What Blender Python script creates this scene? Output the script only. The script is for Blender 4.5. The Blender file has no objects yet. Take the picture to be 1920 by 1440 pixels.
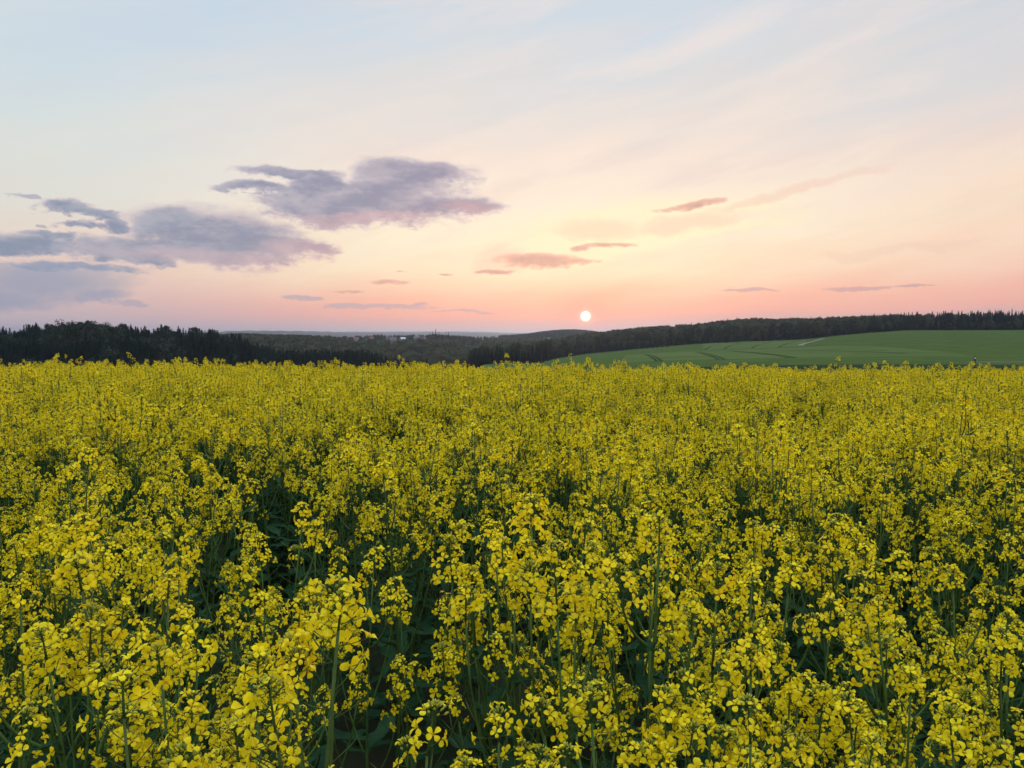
import bpy, math, random
import numpy as np
from mathutils import Vector, Matrix, Euler

random.seed(7)
rng = np.random.default_rng(7)
sc = bpy.context.scene
C = sc.collection
R = math.radians
PI = math.pi

# ------------------------------------------------------------------ camera
FPX = 1507.0            # focal length in pixels of the 1920 wide photograph
HZ = 632.0              # photograph row of the horizon
CAMZ = 1.65
cam_d = bpy.data.cameras.new('camera')
cam = bpy.data.objects.new('camera', cam_d)
C.objects.link(cam)
cam_d.sensor_width = 36
cam_d.lens = 36 * FPX / 1920
cam_d.clip_start = 0.05
cam_d.clip_end = 60000
PITCH = math.atan((720 - HZ) / FPX)
cam.location = (0, 0, CAMZ)
cam.rotation_euler = (PI / 2 - PITCH, 0, 0)
sc.camera = cam
sc.view_settings.view_transform = 'Standard'
sc.view_settings.look = 'None'
sc.view_settings.exposure = 0.0
sc.view_settings.gamma = 1.0
sc.cycles.max_bounces = 7
sc.cycles.diffuse_bounces = 3
sc.cycles.transmission_bounces = 3
sc.cycles.glossy_bounces = 2
sc.cycles.transparent_max_bounces = 4
sc.cycles.volume_bounces = 0
sc.cycles.adaptive_threshold = 0.02

def sl(c):
    c = c / 255.0
    return c / 12.92 if c <= 0.04045 else ((c + 0.055) / 1.055) ** 2.4
def rgb(r, g, b):
    return (sl(r), sl(g), sl(b), 1)

def px_dir(px, py):
    cx, cy = (px - 960) / FPX, (720 - py) / FPX
    v = Vector((cx, 1, cy))
    v.rotate(Euler((-PITCH, 0, 0)))
    return v
def px_azel(px, py):
    v = px_dir(px, py).normalized()
    return math.atan2(v.x, v.y), math.asin(v.z)
def at(px, py, depth):
    v = px_dir(px, py)
    return Vector((0, 0, CAMZ)) + v * (depth / v.y)

SUN_AZ, SUN_EL = px_azel(1098, 593)

# ------------------------------------------------------------------ node helper
class NB:
    def __init__(s, tree):
        s.t = tree; s.n = tree.nodes; s.l = tree.links
    def new(s, typ, **kw):
        nd = s.n.new(typ)
        for k, v in kw.items(): setattr(nd, k, v)
        return nd
    def put(s, sock, v):
        if isinstance(v, bpy.types.NodeSocket): s.l.new(v, sock)
        else: sock.default_value = v
    def m(s, op, a, b=None, c=None, clamp=False):
        nd = s.new('ShaderNodeMath', operation=op, use_clamp=clamp)
        s.put(nd.inputs[0], a)
        if b is not None: s.put(nd.inputs[1], b)
        if c is not None: s.put(nd.inputs[2], c)
        return nd.outputs[0]
    def mr(s, v, a, b, c=0.0, d=1.0, smooth=False):
        nd = s.new('ShaderNodeMapRange')
        nd.interpolation_type = 'SMOOTHSTEP' if smooth else 'LINEAR'
        s.put(nd.inputs[0], v)
        for i, q in enumerate((a, b, c, d)): s.put(nd.inputs[i + 1], q)
        return nd.outputs[0]
    def mix(s, f, a, b, mode='MIX'):
        nd = s.new('ShaderNodeMix', data_type='RGBA', blend_type=mode)
        s.put(nd.inputs[0], f); s.put(nd.inputs[6], a); s.put(nd.inputs[7], b)
        return nd.outputs[2]
    def ramp(s, f, stops):
        nd = s.new('ShaderNodeValToRGB')
        e = nd.color_ramp.elements
        while len(e) < len(stops): e.new(0.5)
        for el, (p, c) in zip(e, stops): el.position = p
        for el, (p, c) in zip(e, stops): el.color = c
        s.put(nd.inputs[0], f)
        return nd.outputs[0]
    def comb(s, x, y, z=0.0):
        nd = s.new('ShaderNodeCombineXYZ')
        s.put(nd.inputs[0], x); s.put(nd.inputs[1], y); s.put(nd.inputs[2], z)
        return nd.outputs[0]
    def noise(s, vec, scale, detail=3, rough=0.5, out=0, dist=0.0):
        nd = s.new('ShaderNodeTexNoise')
        if vec is not None: s.put(nd.inputs['Vector'], vec)
        nd.inputs['Scale'].default_value = scale
        nd.inputs['Detail'].default_value = detail
        nd.inputs['Roughness'].default_value = rough
        nd.inputs['Distortion'].default_value = dist
        return nd.outputs[out]

# ------------------------------------------------------------------ sky
world = bpy.data.worlds.new('World')
sc.world = world
world.use_nodes = True
wt = world.node_tree
wt.nodes.clear()
b = NB(wt)
tc = b.new('ShaderNodeTexCoord')
sep = b.new('ShaderNodeSeparateXYZ')
b.l.new(tc.outputs['Generated'], sep.inputs[0])
dx, dy, dz = sep.outputs
az = b.m('ARCTAN2', dx, dy)                       # 0 = the way the photographer looks
el = b.m('ARCSINE', dz)
eldeg = b.m('MULTIPLY', el, 180 / PI)
# large, slow unevenness of the veil of high cloud
sv = b.comb(b.m('ADD', az, b.m('MULTIPLY', el, -1.6)), b.m('MULTIPLY', b.m('SUBTRACT', el, b.m('MULTIPLY', az, 0.22)), 4.5), 0.3)
veil = b.noise(sv, 2.2, 4, 0.55)
fine = b.noise(b.comb(b.m('MULTIPLY', az, 1.0), b.m('MULTIPLY', el, 5.0), 2.1), 9.0, 4, 0.55)
ele = b.m('ADD', eldeg, b.m('ADD', b.m('MULTIPLY', b.m('SUBTRACT', veil, 0.5), b.mr(eldeg, 1.0, 9.0, 0.4, 12.0)),
                            b.m('MULTIPLY', b.m('SUBTRACT', fine, 0.5), b.mr(eldeg, 0.5, 6.0, 0.25, 2.2))))
# the pink haze bank lies a little higher on the right
ele = b.m('SUBTRACT', ele, b.mr(az, 0.0, 0.6, 0.0, 0.75))
fe = b.m('DIVIDE', ele, 90.0, clamp=True)
def stops(lst): return [(p / 90.0, rgb(*c)) for p, c in lst]
r_c = b.ramp(fe, stops([(0, (206, 172, 176)), (0.95, (216, 168, 165)), (1.25, (248, 168, 152)), (2.5, (255, 190, 164)), (3.5, (255, 214, 182)),
                        (4.7, (255, 233, 198)), (7.0, (255, 242, 213)), (10, (254, 237, 217)), (13.5, (246, 229, 216)), (17, (229, 224, 220)), (21, (209, 220, 229)), (60, (172, 186, 206))]))
r_l = b.ramp(fe, stops([(0, (200, 184, 192)), (1.2, (206, 186, 190)), (2.6, (222, 190, 188)), (4.2, (236, 204, 192)), (5.6, (240, 216, 200)),
                        (8.6, (228, 224, 214)), (12.4, (218, 226, 224)), (16, (210, 223, 229)), (22, (196, 215, 233)), (60, (172, 186, 206))]))
r_r = b.ramp(fe, stops([(0, (206, 178, 178)), (0.95, (214, 178, 174)), (1.25, (248, 178, 164)), (2.8, (252, 190, 170)), (4.4, (254, 210, 186)),
                        (7.0, (253, 225, 199)), (10, (250, 226, 207)), (13, (240, 221, 211)), (16.5, (220, 218, 219)), (21, (196, 212, 226)), (60, (172, 186, 206))]))
r_b = b.ramp(fe, stops([(0, (150, 150, 172)), (6, (178, 164, 180)), (14, (176, 176, 196)), (30, (170, 178, 200)), (90, (160, 172, 198))]))
col = b.mix(b.mr(az, -0.08, -0.56, 0, 1, True), r_c, r_l)
col = b.mix(b.mr(az, 0.16, 0.62, 0, 1, True), col, r_r)
col = b.mix(b.mr(b.m('ABSOLUTE', az), 0.8, 2.2, 0, 1, True), col, r_b)

# broad feathered streaks of high cirrus fanning up to the right
ca_, sa_ = math.cos(.24), math.sin(.24)
q1 = b.m('ADD', b.m('MULTIPLY', az, ca_), b.m('MULTIPLY', el, sa_)); q2 = b.m('SUBTRACT', b.m('MULTIPLY', el, ca_), b.m('MULTIPLY', az, sa_))
st1 = b.noise(b.comb(b.m('MULTIPLY', q1, 1.3), b.m('MULTIPLY', q2, 7.5), 4.4), 2.6, 6, 0.58, dist=0.35)
st2 = b.noise(b.comb(b.m('MULTIPLY', q1, 1.6), b.m('MULTIPLY', q2, 9.0), 9.1), 3.4, 6, 0.6, dist=0.3)
hi_ = b.mr(eldeg, 2.5, 8.0, 0, 1, True)
col = b.mix(b.m('MULTIPLY', b.m('MULTIPLY', b.mr(st1, 0.44, 0.72, 0, 0.45, True), hi_), b.mr(az, -0.45, 0.1, 0.25, 1.0, True)), col, b.mix(b.mr(eldeg, 6, 18), rgb(255, 240, 212), rgb(252, 232, 222)))
col = b.mix(b.m('MULTIPLY', b.m('MULTIPLY', b.mr(st2, 0.44, 0.72, 0, 0.42, True), hi_), b.mr(az, -0.5, 0.0, 0.3, 1.0, True)), col, b.mix(b.mr(eldeg, 5, 16), rgb(244, 210, 190), rgb(222, 217, 218)))

def azel_ellipse(px, py, rx, ry, sa, se, rot=0.0):
    a0, e0 = px_azel(px, py)
    a1, _ = px_azel(px + rx, py); _, e1 = px_azel(px, py - ry)
    ra, re = abs(a1 - a0), abs(e1 - e0)
    u = b.m('MULTIPLY', b.m('SUBTRACT', sa, a0), 1 / ra)
    w = b.m('SUBTRACT', se, e0)
    if rot: w = b.m('SUBTRACT', w, b.m('MULTIPLY', b.m('SUBTRACT', sa, a0), rot))
    v = b.m('MULTIPLY', w, 1 / re)
    return b.m('SUBTRACT', 1.0, b.m('ADD', b.m('MULTIPLY', u, u), b.m('MULTIPLY', v, v))), v
def field(ells, sa, se):
    cur = None
    for e in ells:
        d, _ = azel_ellipse(*e[:4], sa, se, e[4] if len(e) > 4 else 0.0)
        d = b.m('MAXIMUM', d, -2.0)
        cur = d if cur is None else b.m('SMOOTH_MAX', cur, d, 0.25)
    return cur
# warped coordinates give the clouds ragged rims
cvec = b.comb(az, b.m('MULTIPLY', el, 2.0), 0.7)
n1 = b.noise(cvec, 11.0, 6, 0.62)
n2 = b.noise(b.comb(az, b.m('MULTIPLY', el, 2.0), 5.7), 11.0, 6, 0.62)
n3 = b.noise(cvec, 38.0, 7, 0.68)
n4 = b.noise(b.comb(az, b.m('MULTIPLY', el, 2.4), 8.3), 20.0, 6, 0.6)
n3w = b.m('SUBTRACT', n3, 0.5)
n4w = b.m('SUBTRACT', n4, 0.5)
wa = b.m('ADD', b.m('ADD', az, b.m('MULTIPLY', n4w, 0.05)), b.m('MULTIPLY', b.m('SUBTRACT', n1, 0.5), 0.09))
we = b.m('ADD', b.m('ADD', el, b.m('MULTIPLY', n3w, 0.018)), b.m('MULTIPLY', b.m('SUBTRACT', n2, 0.5), 0.034))
main = [(700, 384, 185, 36), (500, 356, 80, 12), (545, 322, 90, 12), (590, 345, 55, 26), (768, 328, 100, 25), (730, 356, 120, 22), (860, 388, 75, 18, .05), (660, 398, 150, 28),
        (400, 446, 160, 52, -.04), (505, 462, 100, 26, -.06), (345, 418, 80, 26), (575, 464, 50, 10), (405, 475, 170, 20),
        (222, 470, 88, 27), (265, 486, 60, 16), (132, 386, 60, 14), (185, 398, 42, 14), (205, 420, 36, 15), (148, 424, 32, 9),
        (62, 458, 100, 20), (-40, 462, 100, 20), (90, 440, 60, 8), (130, 505, 120, 10)]
dm = field(main, wa, we)
dm = b.m('ADD', dm, b.m('MULTIPLY', b.m('SUBTRACT', n3, 0.5), 2.0))
mm = b.mr(dm, -0.85, 0.35, 0, 1, True)
core = b.mr(dm, -0.55, 0.85, 0, 1, True)
rimc = b.mix(b.mr(az, -0.55, -0.05, 0, 1), rgb(222, 204, 204), rgb(246, 196, 180))
rimc = b.mix(b.mr(eldeg, 4.0, 9.5, 0, 1), rimc, rgb(212, 200, 206))
corec = b.mix(b.mr(az, -0.6, -0.1, 0, 1), rgb(128, 144, 170), rgb(142, 141, 167))
corec = b.mix(b.mr(n4, 0.40, 0.66, 0, 0.6, True), corec, b.mix(b.mr(az, -0.6, -0.1, 0, 1), rgb(182, 188, 200), rgb(196, 182, 192)))
corec = b.mix(b.mr(n4, 0.47, 0.30, 0, 0.35, True), corec, rgb(124, 134, 160))
du = field([(420, 486, 210, 15, -.05), (735, 414, 200, 11), (585, 468, 70, 17), (890, 392, 65, 13)], wa, we)
du = b.m('ADD', du, b.m('MULTIPLY', b.m('SUBTRACT', n3, 0.5), 1.2))
corec = b.mix(b.mr(du, -1.5, 1.0, 0, 0.45, True), corec, b.mix(b.mr(az, -0.6, -0.2), rgb(188, 182, 198), rgb(224, 172, 174)))
ccol = b.mix(core, rimc, corec)
col = b.mix(b.m('MULTIPLY', mm, 0.95), col, ccol)
# soft bank at the lower left
df = field([(90, 532, 175, 44), (10, 560, 120, 26), (190, 555, 70, 16)], wa, we)
df = b.m('ADD', df, b.m('MULTIPLY', b.m('SUBTRACT', n3, 0.5), 0.35))
col = b.mix(b.mr(df, -0.3, 1.1, 0, 0.85, True), col, rgb(146, 158, 184))
# small rosy clouds near the sun
wa2 = b.m('ADD', az, b.m('MULTIPLY', b.m('SUBTRACT', n4, 0.5), 0.06))
we2 = b.m('ADD', b.m('ADD', el, b.m('MULTIPLY', n3w, 0.010)), b.m('MULTIPLY', b.m('SUBTRACT', n1, 0.5), 0.016))
# bright yellow gaps
dy_ = field([(1180, 425, 330, 60, .12), (1250, 440, 300, 22, .1), (1090, 480, 150, 20, .12), (1330, 400, 190, 22, .1)], wa, we)
dy_ = b.m('ADD', dy_, b.m('MULTIPLY', b.m('SUBTRACT', fine, 0.5), 1.2))
col = b.mix(b.mr(dy_, -0.3, 1.3, 0, 0.75, True), col, rgb(255, 247, 200))
ds = field([(1130, 432, 95, 26), (1290, 420, 120, 20, .12), (930, 485, 60, 22), (1480, 360, 200, 12, .2), (1700, 470, 200, 10, .05)], wa, we)
ds = b.m('ADD', ds, b.m('MULTIPLY', b.m('SUBTRACT', n3, 0.5), 0.8))
col = b.mix(b.mr(ds, -0.3, 1.0, 0, 0.55, True), col, rgb(244, 208, 186))
dp = field([(1012, 489, 80, 13), (1062, 492, 50, 6, .05), (1128, 461, 52, 5, .03), (1078, 466, 20, 6), (932, 511, 32, 3.5),
            (1300, 385, 62, 7, .15), (728, 530, 34, 5), (652, 547, 25, 3), (755, 512, 10, 2), (825, 517, 12, 2)], wa2, we2)
dp = b.m('ADD', dp, b.m('MULTIPLY', b.m('SUBTRACT', n3, 0.5), 3.0))
col = b.mix(b.mr(dp, -0.5, 0.5, 0, 0.9, True), col, b.mix(b.mr(dp, 0.3, 1.2), rgb(238, 186, 166), rgb(206, 156, 150)))
dg = field([(1602, 541, 72, 4.5), (1402, 546, 52, 3), (1716, 539, 42, 2.5), (560, 556, 38, 5), (648, 574, 36, 6), (735, 577, 75, 4.5), (790, 572, 18, 4),
            (250, 566, 24, 6), (46, 370, 20, 5), (870, 585, 60, 2.5), (75, 423, 14, 4)], wa2, we2)
dg = b.m('ADD', dg, b.m('MULTIPLY', b.m('SUBTRACT', n3, 0.5), 2.6))
col = b.mix(b.mr(dg, -0.5, 0.6, 0, 0.8, True), col, b.mix(b.mr(az, -0.6, 0.4), rgb(172, 170, 188), rgb(204, 162, 164)))
# sun: disc with its aureole, at the lamp's direction
sund = (math.sin(SUN_AZ) * math.cos(SUN_EL), math.cos(SUN_AZ) * math.cos(SUN_EL), math.sin(SUN_EL))
dot = b.new('ShaderNodeVectorMath', operation='DOT_PRODUCT')
b.l.new(tc.outputs['Generated'], dot.inputs[0]); dot.inputs[1].default_value = sund
ang = b.m('MULTIPLY', b.m('ARCCOSINE', b.m('MINIMUM', dot.outputs['Value'], 1.0)), 180 / PI)
glow = b.m('POWER', 2.718, b.m('MULTIPLY', ang, -1.15))
col = b.mix(b.m('MULTIPLY', glow, 0.9), col, rgb(255, 134, 130))
glow2 = b.m('POWER', 2.718, b.m('MULTIPLY', b.m('MULTIPLY', ang, ang), -3.0))
col = b.mix(b.m('MULTIPLY', glow2, 0.9), col, rgb(255, 204, 184))
disc = b.mr(ang, 0.45, 0.22, 0, 1, True)
col = b.mix(disc, col, (1.9, 1.75, 1.45, 1))
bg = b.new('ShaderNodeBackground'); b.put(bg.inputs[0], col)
back_f = b.mr(b.m('ABSOLUTE', az), 1.0, 2.4, 1.0, 1.5, True)  # added boost of the unseen sky behind the camera, lights the crop
b.put(bg.inputs[1], b.m('MULTIPLY', b.m('MAXIMUM', b.mr(eldeg, 26, 60, 0.97, 2.8, True), 0.97), back_f))  # overhead sky out of view brightened beyond dusk level to light the flowers
sky = b.new('ShaderNodeTexSky', sky_type='NISHITA')
sky.sun_disc = False
sky.sun_elevation = max(SUN_EL, R(1.5)); sky.sun_rotation = SUN_AZ
bg2 = b.new('ShaderNodeBackground'); b.l.new(sky.outputs[0], bg2.inputs[0]); bg2.inputs[1].default_value = 0.012
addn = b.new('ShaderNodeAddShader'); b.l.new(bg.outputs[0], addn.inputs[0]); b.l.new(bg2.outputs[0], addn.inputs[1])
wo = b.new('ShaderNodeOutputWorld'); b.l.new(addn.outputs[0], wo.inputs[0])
world.cycles.sampling_method = 'MANUAL'
world.cycles.sample_map_resolution = 512

ld = bpy.data.lights.new('sun', 'SUN')
ld.energy = 1.7; ld.angle = R(1.0); ld.color = (1.0, 0.66, 0.40)
sun = bpy.data.objects.new('sun', ld); C.objects.link(sun)
sun.rotation_euler = (-Vector(sund)).to_track_quat('-Z', 'Y').to_euler()

# ------------------------------------------------------------------ object helpers
def tag(o, label=None, cat=None, group=None, kind=None):
    if label: o['label'] = label
    if cat: o['category'] = cat
    if group: o['group'] = group
    if kind: o['kind'] = kind
    return o
def empty(name, loc=(0, 0, 0), rz=0.0, s=1.0):
    o = bpy.data.objects.new(name, None); C.objects.link(o)
    o.location = loc; o.rotation_euler = (0, 0, rz); o.scale = (s, s, s)
    o.empty_display_size = 0.2
    return o
class MB:
    """collects verts and faces with a material slot"""
    def __init__(s): s.v = []; s.f = []; s.m = []
    def face(s, pts, m=0):
        i = len(s.v); s.v.extend(pts); s.f.append(tuple(range(i, i + len(pts)))); s.m.append(m)
    def grid(s, rows, m=0):
        i = len(s.v); n = len(rows[0])
        for r in rows: s.v.extend(r)
        for a in range(len(rows) - 1):
            for c in range(n - 1):
                s.f.append((i + a * n + c, i + a * n + c + 1, i + (a + 1) * n + c + 1, i + (a + 1) * n + c)); s.m.append(m)
    def tube(s, pts, rads, n=6, m=0, cap=True):
        i = len(s.v)
        for k, p in enumerate(pts):
            p = Vector(p)
            d = (Vector(pts[min(k + 1, len(pts) - 1)]) - Vector(pts[max(k - 1, 0)])).normalized()
            a = d.cross(Vector((0.31, 0.87, 0.12))).normalized(); c = d.cross(a)
            for j in range(n):
                t = 2 * PI * j / n
                s.v.append(p + (a * math.cos(t) + c * math.sin(t)) * rads[k])
        for k in range(len(pts) - 1):
            for j in range(n):
                s.f.append((i + k * n + j, i + k * n + (j + 1) % n, i + (k + 1) * n + (j + 1) % n, i + (k + 1) * n + j)); s.m.append(m)
        if cap:
            s.f.append(tuple(i + (len(pts) - 1) * n + j for j in range(n))); s.m.append(m)
            s.f.append(tuple(i + n - 1 - j for j in range(n))); s.m.append(m)
    def box(s, c, h, m=0, rz=0.0):
        i = len(s.v); ca, sa = math.cos(rz), math.sin(rz)
        for z in (-1, 1):
            for x, y in ((-1, -1), (1, -1), (1, 1), (-1, 1)):
                X, Y = x * h[0], y * h[1]
                s.v.append(Vector((c[0] + X * ca - Y * sa, c[1] + X * sa + Y * ca, c[2] + z * h[2])))
        for f in ((0, 3, 2, 1), (4, 5, 6, 7), (0, 1, 5, 4), (1, 2, 6, 5), (2, 3, 7, 6), (3, 0, 4, 7)):
            s.f.append(tuple(i + q for q in f)); s.m.append(m)
    def blob(s, M, r, h, m=0, n=5):
        """small pointed ellipsoid along local z"""
        prof = ((0.0, 0.45), (0.35, 1.0), (0.7, 0.8), (1.0, 0.15))
        i = len(s.v)
        for t, w in prof:
            for j in range(n):
                a = 2 * PI * j / n
                s.v.append(M @ Vector((math.cos(a) * r * w, math.sin(a) * r * w, t * h)))
        for k in range(3):
            for j in range(n):
                s.f.append((i + k * n + j, i + k * n + (j + 1) % n, i + (k + 1) * n + (j + 1) % n, i + (k + 1) * n + j)); s.m.append(m)
        s.f.append(tuple(i + 3 * n + j for j in range(n))); s.m.append(m)
    def add(s, o, M):
        i = len(s.v)
        s.v.extend(M @ Vector(p) for p in o.v)
        s.f.extend(tuple(i + q for q in f) for f in o.f); s.m.extend(o.m)
    def mesh(s, name, mats, smooth=True):
        me = bpy.data.meshes.new(name)
        me.from_pydata([tuple(p) for p in s.v], [], s.f)
        for mt in mats: me.materials.append(mt)
        me.polygons.foreach_set('material_index', s.m)
        me.polygons.foreach_set('use_smooth', [smooth] * len(s.f))
        me.update()
        return me
def link(name, me, parent=None):
    o = bpy.data.objects.new(name, me); C.objects.link(o)
    if parent: o.parent = parent
    return o

# ------------------------------------------------------------------ materials
def mat(name, base, rough=0.7, var=None, scale=5.0, transl=None, tcol=None, spec=0.3, coord='Object', objvar=0.0, hue=0.0, bump=0.0):
    m = bpy.data.materials.new(name); m.use_nodes = True
    nt = m.node_tree; nt.nodes.clear(); q = NB(nt)
    out = q.new('ShaderNodeOutputMaterial')
    p = q.new('ShaderNodeBsdfPrincipled')
    p.inputs['Roughness'].default_value = rough
    p.inputs['Specular IOR Level'].default_value = spec
    c = base if len(base) == 4 else (*base, 1)
    cs = c
    if var is not None:
        t = q.new('ShaderNodeTexCoord')
        nz = q.noise(t.outputs[coord], scale, 3, 0.6)
        v2 = var if len(var) == 4 else (*var, 1)
        cs = q.mix(q.mr(nz, 0.32, 0.68, 0, 1), c, v2)
        if bump:
            bp = q.new('ShaderNodeBump'); bp.inputs['Strength'].default_value = bump
            q.l.new(nz, bp.inputs['Height']); q.l.new(bp.outputs[0], p.inputs['Normal'])
    if objvar or hue:
        oi = q.new('ShaderNodeObjectInfo')
        h = q.new('ShaderNodeHueSaturation')
        q.put(h.inputs['Color'], cs)
        q.put(h.inputs['Value'], q.mr(oi.outputs['Random'], 0, 1, 1 - objvar, 1 + objvar))
        rnd2 = q.m('FRACT', q.m('MULTIPLY', oi.outputs['Random'], 17.31))
        q.put(h.inputs['Hue'], q.mr(rnd2, 0, 1, 0.5 - hue, 0.5 + hue))
        cs = h.outputs[0]
    q.put(p.inputs['Base Color'], cs)
    if transl:
        tr = q.new('ShaderNodeBsdfTranslucent')
        q.put(tr.inputs[0], cs if tcol is None else (*tcol, 1))
        mx = q.new('ShaderNodeMixShader'); mx.inputs[0].default_value = transl
        q.l.new(p.outputs[0], mx.inputs[1]); q.l.new(tr.outputs[0], mx.inputs[2])
        q.l.new(mx.outputs[0], out.inputs[0])
    else:
        q.l.new(p.outputs[0], out.inputs[0])
    return m

M_PETAL = mat('petal_yellow', (0.86, 0.70, 0.009), 0.55, (0.91, 0.78, 0.016), 60, transl=0.38, tcol=(0.88, 0.70, 0.010), spec=0.12, objvar=0.13, hue=0.006)
M_BUD = mat('bud_green', (0.24, 0.28, 0.035), 0.6, (0.40, 0.38, 0.03), 180, spec=0.2, objvar=0.1)
M_ANTHER = mat('stamen_yellow', (0.60, 0.45, 0.02), 0.7)
M_STEM = mat('stem_green', (0.042, 0.088, 0.018), 0.6, (0.075, 0.125, 0.028), 30, spec=0.12, objvar=0.12, hue=0.01)
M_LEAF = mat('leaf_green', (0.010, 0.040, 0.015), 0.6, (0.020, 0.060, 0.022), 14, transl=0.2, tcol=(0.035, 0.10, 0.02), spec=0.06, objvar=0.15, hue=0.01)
M_SOIL = mat('soil', (0.030, 0.026, 0.016), 0.95, (0.020, 0.035, 0.014), 3.0, spec=0.05, bump=0.4)
M_GRASS = mat('meadow', (0.020, 0.038, 0.018), 0.9, (0.034, 0.052, 0.022), 0.02, spec=0.0)
M_WHEAT = mat('wheat', (0.048, 0.080, 0.024), 0.85, (0.072, 0.104, 0.028), 0.12, spec=0.0)
M_WHEAT2 = mat('wheat_pale', (0.088, 0.122, 0.040), 0.85, (0.066, 0.100, 0.030), 0.02, spec=0.0)
M_WOODFLOOR = mat('forest_floor', (0.020, 0.026, 0.014), 0.95, (0.028, 0.034, 0.016), 0.05, spec=0.0)
M_FARWOOD = mat('far_woodland', (0.014, 0.022, 0.014), 0.95, (0.034, 0.044, 0.022), 0.004, spec=0.02)
M_FARFIELD = mat('far_fields', (0.075, 0.11, 0.05), 0.95, (0.035, 0.05, 0.028), 0.0022, spec=0.02)
M_TRACK = mat('track_gravel', (0.22, 0.20, 0.16), 0.9, (0.15, 0.14, 0.11), 0.8, spec=0.1)
M_RUT = mat('rut_earth', (0.030, 0.052, 0.020), 0.95, (0.030, 0.050, 0.02), 0.5, spec=0.0)
M_SPRUCE = mat('spruce_needles', (0.013, 0.032, 0.024), 0.8, (0.022, 0.044, 0.031), 0.6, spec=0.1, objvar=0.3, hue=0.02)
M_OAK = mat('broadleaf_foliage', (0.038, 0.048, 0.022), 0.8, (0.076, 0.082, 0.034), 0.5, transl=0.15, spec=0.1, objvar=0.5, hue=0.035)
M_OAKD = mat('dark_foliage', (0.018, 0.030, 0.018), 0.8, (0.030, 0.044, 0.024), 0.6, transl=0.1, spec=0.1, objvar=0.3, hue=0.02)
M_BARK = mat('bark', (0.06, 0.048, 0.036), 0.95, (0.09, 0.075, 0.055), 6, spec=0.05, bump=0.5)

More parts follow.
